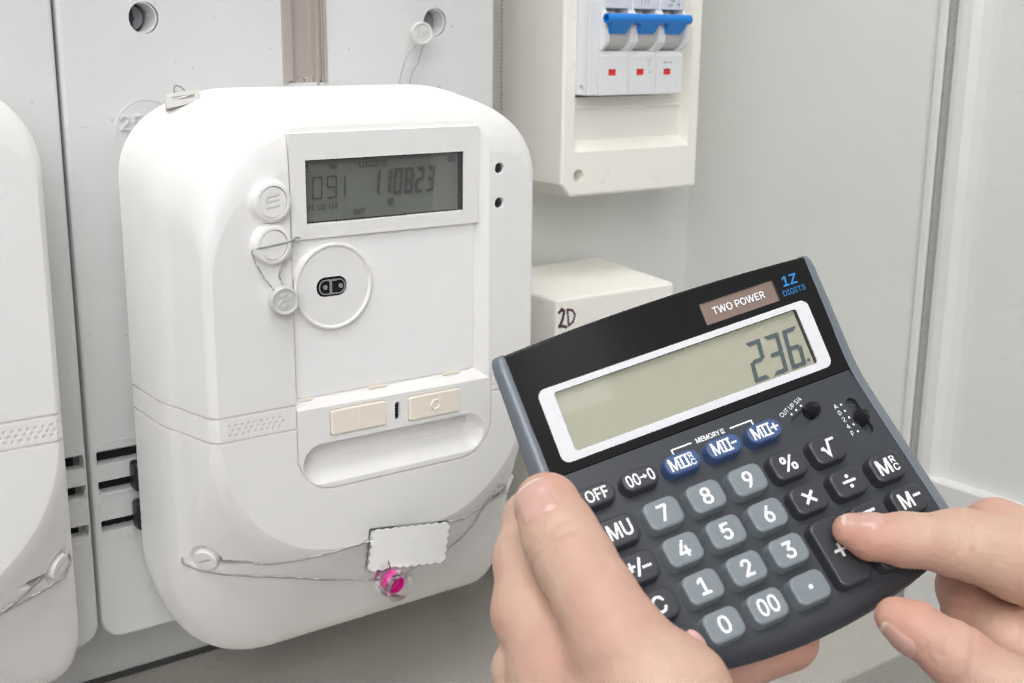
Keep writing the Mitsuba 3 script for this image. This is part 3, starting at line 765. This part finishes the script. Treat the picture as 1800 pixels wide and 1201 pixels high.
# display
fr_poly = rrect(-45.2, 45.0, 2.7, 24.0, 2.4).difference(rrect(-40.6, 40.6, 5.0, 22.2, .9))
fr_o = obj('display_frame', Manifold.extrude(cs(fr_poly), .25).translate([0, 0, .35]), 'm_frame', calc, M=PM)
lc = obj('display', bx(-40.5, 40.5, 5.1, 22.1, -1.66, -1.4), 'm_calc_lcd', calc, M=PM, label='grey green display reading 236')
dig = []
for ch, x in zip('236', (19.7, 26.2, 32.7)):
    for sg in seven(ch, 5.0, 11.8, 1.2, .14, .08):
        dig.append(affinity.translate(sg, x, 5.7))
for sg in dig:
    obj('segment', Manifold.extrude(cs(sg), .08), 'm_calc_ink', lc, M=PM @ shift(0, 0, -1.02))
obj('decimal_point', Manifold.extrude(cs(Point(38.9, 6.7).buffer(.5)), .08), 'm_calc_ink', lc, M=PM @ shift(0, 0, -1.02))
pq = trimesh.Trimesh([(-40.6, 5, .1), (40.6, 5, .1), (40.6, 22.2, .1), (-40.6, 22.2, .1)], [(0, 1, 2), (0, 2, 3)], process=False)
obj('window', pq, 'm_pane', lc, M=PM, smooth=False)
so = obj('solar_cell', bx(11.4, 37.0, 26.1, 32.6, -.64, -.45), 'm_solar', calc, M=PM, label='brown solar cell printed TWO POWER')
obj('lettering', text('TWO POWER', 2.1, .06, True), 'm_print', so, M=PM @ shift(23.8, 29.4, -.05))
pq = trimesh.Trimesh([(11.3, 26, .1), (37.1, 26, .1), (37.1, 32.7, .1), (11.3, 32.7, .1)], [(0, 1, 2), (0, 2, 3)], process=False)
obj('window', pq, 'm_pane', so, M=PM, smooth=False)
i12 = text('1Z', 2.9, .08, True); i12.apply_transform(np.array([[1.1, .12, 0, 0], [0, 1, 0, 0], [0, 0, 1, 0], [0, 0, 0, 1.0]]))
obj('print', i12, 'm_print_blue', calc, M=PM @ shift(42.4, 31.0, .35), label='blue print reading 12')
obj('print', text('DIGITS', 1.65, .08), 'm_print_blue', calc, M=PM @ shift(42.6, 27.6, .35), label='blue print reading DIGITS')
# deck print
PR = lambda m, **k: obj('print', m, 'm_print', calc, M=KM, **k)


def at(m, u, v, w=0.0, rot=0.0):
    m = tri(m).copy()
    m.apply_transform(trimesh.transformations.rotation_matrix(rot, [0, 0, 1]))
    m.apply_translation([u, v, w])
    return m


def roman(h, t=.16, gap=.42):
    """A two with serifs joined above and below."""
    g = gap * h
    return unary_union([sbox(-g / 2 - t * h / 2, 0, -g / 2 + t * h / 2, h), sbox(g / 2 - t * h / 2, 0, g / 2 + t * h / 2, h), sbox(-g * .95, 0, g * .95, t * h * .8), sbox(-g * .95, h - t * h * .8, g * .95, h)])


mem = join(text('MEMORY', 1.45, .07, True, squeeze=.9), Manifold.extrude(cs(affinity.translate(roman(1.5), 4.9, -.75)), .07))
PR(at(mem, -2.2, 33.5), label='white print reading MEMORY II')
br1 = LineString([(-14.2, 31.6), (-14.2, 33.5), (-7.6, 33.5)]).buffer(.22, cap_style=2, join_style=1)
br2 = LineString([(5.2, 33.5), (12.4, 33.5), (12.4, 31.6)]).buffer(.22, cap_style=2, join_style=1)
PR(Manifold.extrude(cs(br1), .07)); PR(Manifold.extrude(cs(br2), .07))
PR(at(text('CUT UP 5/4', 1.35, .07, squeeze=.9), 25.9, 33.0, 0, math.radians(19)), label='white print reading CUT UP 5/4')
for u, v in ((24.9, 30.9), (27.0, 31.6), (29.1, 32.3)):
    PR(Manifold.extrude(cs(Point(u, v).buffer(.33)), .07))
for s, v in zip('A024F', (28.3, 26.1, 23.8, 21.4, 19.0)):
    PR(at(text(s, 1.45, .07), 38.9, v), label=f'white print reading {s}')
    PR(Manifold.extrude(cs(Point(40.8, v).buffer(.33)), .07))
KN = man(revolve([(0, -1.2), (2.3, -1.2), (2.35, .6), (2.1, 1.6), (1.5, 2.6), (1.0, 3.5), (.85, 3.7), (.7, 3.5), (0, 3.4), (0, -1.2)], 40))
obj('slide_switch', KN, 'm_dark', calc, M=KM @ shift(31.2, 29.8, .2), label='black slide switch beside CUT UP 5/4')
obj('slide_switch', KN, 'm_dark', calc, M=KM @ shift(44.0, 22.4, .2), label='black slide switch beside the letters A to F')
for k in range(3):
    q = Point(44.2, 24.6 + k * 1.3).buffer(1.55).difference(Point(44.2, 24.6 + k * 1.3 - .25).buffer(1.55))
    obj('slot_rib', Manifold.extrude(cs(q.intersection(sbox(40, 24, 46, 40))), .25).translate([0, 0, -1.55]), 'm_deck', calc, M=KM)
# keys
KH = 4.05


def pbox(*b):
    return sbox(*b)


def sym_plus(a=1.7, t=.34):
    return unary_union([sbox(-a, -t, a, t), sbox(-t, -a, t, a)])


def sym(s):
    if s == '+':
        return sym_plus(2.0, .4)
    if s == '-':
        return sbox(-1.9, -.4, 1.9, .4)
    if s == '*':
        return affinity.rotate(sym_plus(2.3, .42), 45, origin=(0, 0))
    if s == '/':
        return unary_union([sbox(-2.1, -.38, 2.1, .38), Point(0, 1.55).buffer(.55), Point(0, -1.55).buffer(.55)])
    if s == '=':
        return unary_union([sbox(-1.9, .5, 1.9, 1.2), sbox(-1.9, -1.2, 1.9, -.5)])
    if s == 'sqrt':
        return LineString([(-2.4, -.2), (-1.7, .2), (-.6, -2.1), (.7, 2.2), (2.9, 2.2)]).buffer(.38, cap_style=2, join_style=2)
    if s == '.':
        return sbox(-.6, -.6, .6, .6)


def key_legend(s):
    if sym(s) is not None:
        g = sym(s)
        return Manifold.extrude(cs(g), .1)
    if s == 'M2RC':
        return join(at(text('M', 3.6, .1, True, squeeze=.8), -2.7, 0), Manifold.extrude(cs(affinity.translate(roman(3.8), .5, -1.9)), .1), at(text('R', 1.7, .1, True), 2.9, 1.05), at(text('C', 1.7, .1, True), 2.9, -1.05))
    if s == 'M2-':
        return join(at(text('M', 3.6, .1, True, squeeze=.8), -2.4, 0), Manifold.extrude(cs(affinity.translate(roman(3.8), .8, -1.9)), .1), Manifold.extrude(cs(sbox(2.3, -.3, 4.0, .3)), .1))
    if s == 'M2+':
        return join(at(text('M', 3.6, .1, True, squeeze=.8), -2.6, 0), Manifold.extrude(cs(affinity.translate(roman(3.8), .6, -1.9)), .1), Manifold.extrude(cs(affinity.translate(sym_plus(1.2, .28), 3.3, 0)), .1))
    if s == 'MRC':
        return join(at(text('M', 4.4, .1, True, squeeze=.9), -1.4, 0), at(text('R', 2.0, .1, True), 2.2, 1.25), at(text('C', 2.0, .1, True), 2.2, -1.25))
    if s == 'M-':
        return join(at(text('M', 4.4, .1, True, squeeze=.85), -1.2, 0), Manifold.extrude(cs(sbox(1.5, .1, 3.9, .85)), .1))
    if s == 'M+':
        return join(at(text('M', 4.4, .1, True, squeeze=.85), -1.2, 0), Manifold.extrude(cs(affinity.translate(sym_plus(1.2, .36), 2.6, .3)), .1))
    if s == '00>0':
        ar = unary_union([sbox(-.1, -.22, 1.5, .22), Polygon([(1.1, -.75), (2.1, 0), (1.1, .75)])])
        return join(at(text('00', 3.3, .1, True, squeeze=.72), -2.3, 0), Manifold.extrude(cs(ar), .1), at(text('0', 3.3, .1, True, squeeze=.72), 3.3, 0))
    if s == '+/-':
        return join(at(Manifold.extrude(cs(sym_plus(1.35, .36)), .1), -2.3, .5), Manifold.extrude(cs(LineString([(-1.2, -2.4), (1.0, 2.4)]).buffer(.38, cap_style=2)), .1), Manifold.extrude(cs(sbox(.7, -.8, 3.4, -.1)), .1))
    h = {'OFF': 3.2, 'MU': 4.2, 'C': 4.4, '%': 4.3, 'AC': 4.2}.get(s, 4.5)
    return text(s, h, .1, True, squeeze=.82 if s in ('OFF', 'MU', '00') else .95)


def add_key(u, v, w, h, m, legend, said, r=2.4, lu=0, lv=0, top=KH, ring=False):
    k = pillow(rrect(-w / 2 - .35, w / 2 + .35, -h / 2 - .35, h / 2 + .35, r + .3), -1.0, .4, .1)
    k = Manifold.hull_points(np.vstack([np.c_[np.array(rrect(-w / 2 - .3, w / 2 + .3, -h / 2 - .3, h / 2 + .3, r + .2, 6).exterior.coords), np.full(len(rrect(-w / 2 - .3, w / 2 + .3, -h / 2 - .3, h / 2 + .3, r + .2, 6).exterior.coords), -.6)]] +
                                      [np.c_[np.array(rrect(-w / 2 + .75 * (1 - math.cos(t)), w / 2 - .75 * (1 - math.cos(t)), -h / 2 + .75 * (1 - math.cos(t)), h / 2 - .75 * (1 - math.cos(t)), r, 6).exterior.coords), np.full(len(rrect(-w / 2 + .75 * (1 - math.cos(t)), w / 2 - .75 * (1 - math.cos(t)), -h / 2 + .75 * (1 - math.cos(t)), h / 2 - .75 * (1 - math.cos(t)), r, 6).exterior.coords), top - .75 + .75 * math.sin(t))] for t in np.linspace(0, math.pi / 2, 6)]))
    if ring:
        k = k - (Manifold.cylinder(1, 2.75, 2.75, 40) - Manifold.cylinder(1, 2.45, 2.45, 40)).translate([0, 0, top - .15])
    key = obj('key', k, m, calc, M=KM @ shift(u, v, 0), label=said, smooth=35)
    obj('legend', key_legend(legend), 'm_print', key, M=KM @ shift(u + lu, v + lv, top - .02))


GW, GH, CP, RP = 10.6, 8.3, 13.5, 11.07
rowv = [1.5 * RP, .5 * RP, -.5 * RP, -1.5 * RP]
for r, line in enumerate([['MU', '7', '8', '9', '%', 'sqrt', None], ['+/-', '4', '5', '6', '*', '/', 'MRC'], ['C', '1', '2', '3', None, '-', 'M-'], ['AC', '0', '00', '.', None, '=', 'M+']]):
    for c, s in enumerate(line):
        if s is None:
            continue
        grey = s in '0123456789' or s in ('00', '.')
        names = {'*': 'multiplication sign', '/': 'division sign', '-': 'minus sign', '=': 'equals sign', 'sqrt': 'square root sign', '.': 'decimal point', '%': 'percent sign', '+/-': 'plus minus sign'}
        add_key((c - 3) * CP, rowv[r], GW, GH, 'm_key_grey' if grey else 'm_key_dark', s, f"{'grey' if grey else 'black'} key marked {names.get(s, s)}", ring=s == '5', lu=.3 if s == '-' else 0, lv=1.3 if s == '-' else 0)
add_key(CP, -.98 * RP, GW, GH + RP, 'm_key_dark', '+', 'tall black key marked plus sign, pressed by the finger')
for c, s, said in ((-3, 'OFF', 'small black key marked OFF'), (-2, '00>0', 'small black key marked 00 arrow 0'), (-1, 'M2RC', 'blue key marked MII RC'), (0, 'M2-', 'blue key marked MII minus'), (1, 'M2+', 'blue key marked MII plus')):
    add_key(c * CP - 1.2, 28.0, 11.0, 5.9, 'm_key_blue' if 'M2' in s else 'm_key_dark', s, said, r=2.7)

# ------------------------------------------------------------------ the two hands (joints x, y, z, radius in millimetres)
def cone(p, a, b):
    a3, b3 = np.array(a[:3], np.float32), np.array(b[:3], np.float32)
    d = b3 - a3
    h = np.clip(((p - a3) @ d) / float(d @ d), 0, 1)
    q = p - a3 - h[..., None] * d
    hs = h * h * (3 - 2 * h) * .5 + h * .5
    return np.sqrt((q * q).sum(-1)) - (a[3] + (b[3] - a[3]) * hs)


def smin(a, b, k):
    h = np.maximum(k - np.abs(a - b), 0) / k
    return np.minimum(a, b) - h * h * k * .25


class Hand:
    def __init__(self, chains, order, creases=()):
        self.chains, self.order, self.creases = chains, order, creases

    def __call__(self, p):
        p = np.asarray(p, np.float32)
        out = None
        for name, k in self.order:
            c = self.chains[name]
            d = None
            for a, b in zip(c[:-1], c[1:]):
                e = cone(p, a, b)
                d = e if d is None else smin(d, e, 3.0)
            out = d if out is None else smin(out, d, k)
        for o, ax, n, depth, sig, wide in self.creases:
            o, ax, n = (np.array(x, np.float32) for x in (o, ax, n))
            ax = ax / np.linalg.norm(ax); n = n / np.linalg.norm(n); s = np.cross(n, ax)
            q = p - o
            t, u, w = q @ ax, q @ s, q @ n
            wob = t + .5 * np.sin(u * .45 + o[0]) - .02 * u * u
            out = out + depth * np.exp(-(wob / sig) ** 2 - (u / wide) ** 4 - np.maximum(-w / 5, 0) ** 2)
        return out


def surface_nets(fn, lo, hi, h):
    """A closed mesh of fn = 0 on a grid of step h."""
    ax = [np.arange(a, b + h, h, dtype=np.float32) for a, b in zip(lo, hi)]
    n = [len(a) for a in ax]
    g = np.empty(n, np.float32)
    for i in range(0, n[0], 8):
        x = np.stack(np.meshgrid(ax[0][i:i + 8], ax[1], ax[2], indexing='ij'), -1)
        g[i:i + 8] = fn(x)
    ins = g < 0
    c = np.zeros([m - 1 for m in n], np.int8)
    for a, b, d in np.ndindex(2, 2, 2):
        c += ins[a:n[0] - 1 + a, b:n[1] - 1 + b, d:n[2] - 1 + d]
    cell = (c > 0) & (c < 8)
    idx = np.full(cell.shape, -1, np.int64)
    idx[cell] = np.arange(cell.sum())
    ijk = np.argwhere(cell)
    acc, cnt = np.zeros((len(ijk), 3)), np.zeros(len(ijk))
    corners = list(np.ndindex(2, 2, 2))
    for a in corners:
        for k in range(3):
            if a[k] == 0:
                b = list(a); b[k] = 1
                ga, gb = g[tuple((ijk + a).T)], g[tuple((ijk + b).T)]
                m = (ga < 0) != (gb < 0)
                t = np.where(m, ga / np.where(m, ga - gb, 1), 0)
                pt = np.repeat(np.array([a], float), len(ijk), 0)
                pt[:, k] = t
                acc[m] += pt[m]; cnt[m] += 1
    v = (ijk + acc / cnt[:, None]) * h + np.array([a[0] for a in ax])
    f = []
    for k in range(3):
        e = [slice(None)] * 3
        s0, s1 = list(e), list(e)
        s0[k], s1[k] = slice(0, n[k] - 1), slice(1, n[k])
        A, B = ins[tuple(s0)], ins[tuple(s1)]
        P0 = np.argwhere(A != B)
        o = [q for q in range(3) if q != k]
        P0 = P0[(P0[:, o[0]] > 0) & (P0[:, o[1]] > 0) & (P0[:, o[0]] < n[o[0]] - 1) & (P0[:, o[1]] < n[o[1]] - 1)]
        q = []
        for da, db in ((0, 0), (1, 0), (1, 1), (0, 1)):
            z = P0.copy(); z[:, o[0]] -= da; z[:, o[1]] -= db
            q.append(idx[tuple(z.T)])
        q = np.stack(q, 1)
        flip = A[tuple(P0.T)] ^ (k == 1)
        q[~flip] = q[~flip][:, ::-1]
        f.append(q)
    q = np.vstack(f)
    return v, np.vstack([q[:, [0, 1, 2]], q[:, [0, 2, 3]]])


def gradient(fn, v, e=.35):
    return np.stack([fn(v + np.eye(3)[k] * e) - fn(v - np.eye(3)[k] * e) for k in range(3)], 1) / (2 * e)


def hand_mesh(fn, lo, hi, h=1.15):
    v, f = surface_nets(fn, lo, hi, h)
    for _ in range(3):
        gr = gradient(fn, v)
        v = v - np.clip(fn(v), -.8, .8)[:, None] * gr / np.maximum((gr * gr).sum(1), .2)[:, None]
    m = trimesh.Trimesh(v, f, process=False)
    if m.volume < 0:
        m.invert()
    return m


def nail(fn, origin, axis, normal, L, Wd, lift=.38, reach=9.0):
    """A fingernail: a superellipse laid on the finger fn, its long side along axis; returns the mesh and its uv (u: along, 1 = free edge)."""
    a = np.array(axis, float); a /= np.linalg.norm(a)
    n = np.array(normal, float); n -= a * (n @ a); n /= np.linalg.norm(n)
    b = np.cross(n, a)
    R, K = 9, 56
    pts, uv = [(0, 0)], []
    for i in range(1, R + 1):
        for j in range(K):
            t = j * 2 * math.pi / K
            c, s = math.cos(t), math.sin(t)
            pw = .5 if c < 0 else .42
            pts.append((i / R * np.sign(c) * abs(c) ** pw * L, i / R * np.sign(s) * abs(s) ** .6 * Wd))
    pts = np.array(pts)
    rr = np.r_[0, np.repeat(np.arange(1, R + 1) / R, K)]
    o = np.array(origin, float)
    base = o + pts[:, :1] * a
    ang = pts[:, 1] / reach
    d = np.cos(ang)[:, None] * n + np.sin(ang)[:, None] * b
    r = np.full(len(pts), 16.0)
    for _ in range(60):
        r = r - fn(base + d * r[:, None]) * .7
    hgt = lift * (1 - rr ** 6) - .12 * rr ** 6
    v = base + d * (r + hgt)[:, None]
    f = [[0, 1 + j, 1 + (j + 1) % K] for j in range(K)]
    for i in range(R - 1):
        for j in range(K):
            p, q = 1 + i * K + j, 1 + i * K + (j + 1) % K
            f += [[p, p + K, q + K], [p, q + K, q]]
    m = trimesh.Trimesh(v, f, process=False)
    if (m.face_normals[0] @ n) < 0:
        m.invert()
    return m, np.c_[(pts[:, 0] / L + 1) / 2, (pts[:, 1] / Wd + 1) / 2]


def skin_color(p, n, uv):
    big = fbm(p.x * 55, p.y * 55, p.z * 55)
    mott = fbm(p.x * 260 + 9, p.y * 260, p.z * 260)
    a = mikit.mix((.59, .395, .30), (.57, .335, .26), smoothstep(.3, .7, big))
    red = mi.Float(0)   # fingertips and knuckles have redder skin of their own
    for x, y, z, r in ((-53.3, -163.4, 174, 15), (17, -207, 163, 17), (8, -230, 150, 14), (48, -226, 141, 22), (9, -194, 129, 22), (-59, -163, 146, 12), (36, -228, 160, 9)):
        q = dr.sqrt(dr.square(p.x * 1000 - x) + dr.square(p.y * 1000 - y) + dr.square(p.z * 1000 - z))
        red = dr.maximum(red, 1 - smoothstep(r * .35, r, q))
    a = a * (1 - .55 * red) + mi.Color3f(.58, .285, .215) * (.55 * red)
    return a * (1 + .10 * (mott - .5))


def skin_bump(p, n, uv):
    c = noise(p.x * 1500, p.y * 1500, p.z * 900)
    d = noise(p.x * 520 + 4, p.y * 520, p.z * 520)
    return .0001 * c + .00016 * d


mat('m_skin', mikit.proc(skin_color), .5, (skin_bump, .0003), specular=.4, sheen=.15, sheen_tint=.6)
mat('m_nail', mikit.proc(lambda p, n, uv: mikit.mix((.60, .36, .305), (.70, .57, .48), smoothstep(.86, .93, uv.x + .05 * uv.y * (1 - uv.y)))), 0.22, specular=.5, clearcoat=.4, clearcoat_gloss=.8)

mat('m_nail_pink', (.60, .36, .34), .3)
LEFT = {
    'thumb': [(-53.3, -163.4, 173.8, 8.8), (-54.9, -171.1, 168.4, 9.5), (-56.4, -178.9, 164.3, 9.8), (-57.1, -188.1, 157.8, 10.2), (-57.2, -196.8, 150.5, 11.6), (-52.6, -208.0, 138.2, 17.0)],
    'index': [(-10.3, -143.8, 164.8, 7.0), (-27.6, -138.7, 164.2, 7.6), (-43.0, -144.0, 161.6, 7.6), (-51.0, -152.5, 154.2, 9.0), (-58.0, -164.2, 145.2, 10.6), (-57.0, -180.2, 133.6, 17.0)],
    'middle': [(-12.5, -154.8, 140.6, 7.5), (-38.2, -144.9, 135.0, 8.0), (-61.8, -167.1, 130.9, 9.0), (-56.6, -180.4, 117.3, 17.0)],
    'low': [(9.0, -193.8, 129.5, 8.6), (-3.8, -185.9, 124.1, 8.6), (-24.6, -175.9, 122.1, 9.0), (-47.1, -175.8, 121.8, 14.0)],
    'ring': [(7.6, -176.5, 136.2, 7.5), (-14.6, -165.0, 127.4, 8.0), (-43.8, -164.7, 124.1, 11.0), (-49.9, -179.1, 121.0, 16.0)],
    'palm': [(-57.0, -180.2, 133.6, 17.0), (-52.6, -203.9, 134.6, 17.0), (-59.4, -191.6, 115.9, 22.0), (-57.4, -196.7, 92.0, 25.0), (-46.5, -198.6, 8.3, 32.0)],
}
RIGHT = {
    'index': [(15.7, -206.0, 164.9, 4.3), (19.0, -210.8, 163.7, 5.7), (25.7, -216.6, 163.3, 6.8), (35.1, -227.5, 163.6, 8.8), (42.3, -241.2, 162.0, 10.8), (47.8, -254.3, 162.2, 14.0)],
    'middle': [(61.8, -247.2, 156.7, 13.0), (58.4, -223.1, 159.6, 9.0), (53.8, -219.6, 143.1, 8.4), (46.3, -227.0, 138.5, 8.2), (41.0, -240.6, 140.1, 8.4)],
    'ring': [(71.2, -247.4, 145.9, 13.0), (76.4, -227.4, 148.2, 8.6), (67.4, -224.7, 134.7, 8.2), (58.0, -234.6, 130.2, 8.2), (51.8, -247.0, 133.2, 8.0)],
    'thumb': [(7.3, -228.4, 151.1, 5.0), (9.3, -233.1, 149.3, 6.3), (13.2, -242.6, 144.7, 7.6), (20.3, -254.6, 136.0, 9.6), (37.0, -264.2, 125.1, 14.0)],
    'palm': [(50.5, -252.9, 160.9, 14.0), (62.3, -253.1, 139.2, 20.0), (38.9, -263.3, 124.0, 15.0), (58.1, -273.0, 139.4, 24.0), (71.6, -301.7, 129.7, 26.0), (119.1, -360.6, 97.4, 33.0)],
}
RGT, DWN = np.array([.7994, -.6007, .0097]), -UP
lt_ax = np.array(LEFT['thumb'][0][:3]) - np.array(LEFT['thumb'][2][:3])
ri_ax = np.array(RIGHT['index'][0][:3]) - np.array(RIGHT['index'][2][:3])
rt_ax = np.array(RIGHT['thumb'][0][:3]) - np.array(RIGHT['thumb'][2][:3])
VW = -FWD
left_fn = Hand(LEFT, [('palm', 1), ('thumb', 5), ('index', 2.2), ('middle', 1.6), ('ring', 3), ('low', 3)],
               [((-57.7, -176.2, 165.5), lt_ax, VW - .15 * RGT, .62, .55, 8.5), ((-56.9, -173.2, 167.0), lt_ax, VW - .15 * RGT, .4, .5, 7), ((-58.4, -179.0, 164.2), lt_ax, VW - .15 * RGT, .2, .5, 6)])
right_fn = Hand(RIGHT, [('palm', 1), ('index', 4), ('middle', 2.5), ('ring', 2.5), ('thumb', 4)],
                [((35.1, -227.5, 163.6), ri_ax, VW + .7 * UP, .45, .6, 9), ((33.4, -225.4, 163.5), ri_ax, VW + .7 * UP, .32, .5, 8), ((37, -229.6, 163.5), ri_ax, VW + .7 * UP, .16, .5, 7), ((35.0, -227.0, 157), ri_ax, VW - .6 * UP, .35, .7, 7), ((24, -215, 163), ri_ax, VW - .3 * UP, .18, .6, 6)])
lh = thing('hand', 'left hand holding the calculator by its edge, thumb on top', 'hand')
obj('skin', hand_mesh(left_fn, (-84, -240, 20), (22, -125, 188)), 'm_skin', lh, smooth=True)
m, uv = nail(left_fn, (-54.0, -164.6, 173.0), lt_ax, VW - .22 * RGT + .05 * UP, 6.2, 6.4, .5)
obj('fingernail', m, 'm_nail', lh, smooth=True, uv=uv)
rh = thing('hand', 'right hand pressing the tall plus key with its index finger', 'hand')
obj('skin', hand_mesh(right_fn, (-2, -345, 70), (125, -196, 185)), 'm_skin', rh, smooth=True)
m, uv = nail(right_fn, (17.3, -208.3, 164.3), ri_ax, UP * .95 + VW * .45, 5.6, 4.3, .3, 5.5)
obj('fingernail', m, 'm_nail', rh, smooth=True, uv=uv)
m, uv = nail(right_fn, (8.6, -231.4, 150.0), rt_ax, -.62 * RGT + .62 * DWN + .5 * VW, 5.4, 4.0, .3, 6.0)
obj('fingernail', m, 'm_nail', rh, smooth=True, uv=uv)

tip = trimesh.creation.icosphere(3, 1.0)
tip.apply_transform(mat4((.62 * RGT + .78 * DWN) * 3.6, VW * 1.4, (.78 * RGT - .62 * DWN) * 1.8, np.array([-38.4, -204.4, 148.0])))
obj('fingernail', tip, 'm_nail_pink', lh, smooth=True, label='pink nail tip peeping out beside the thumb base')
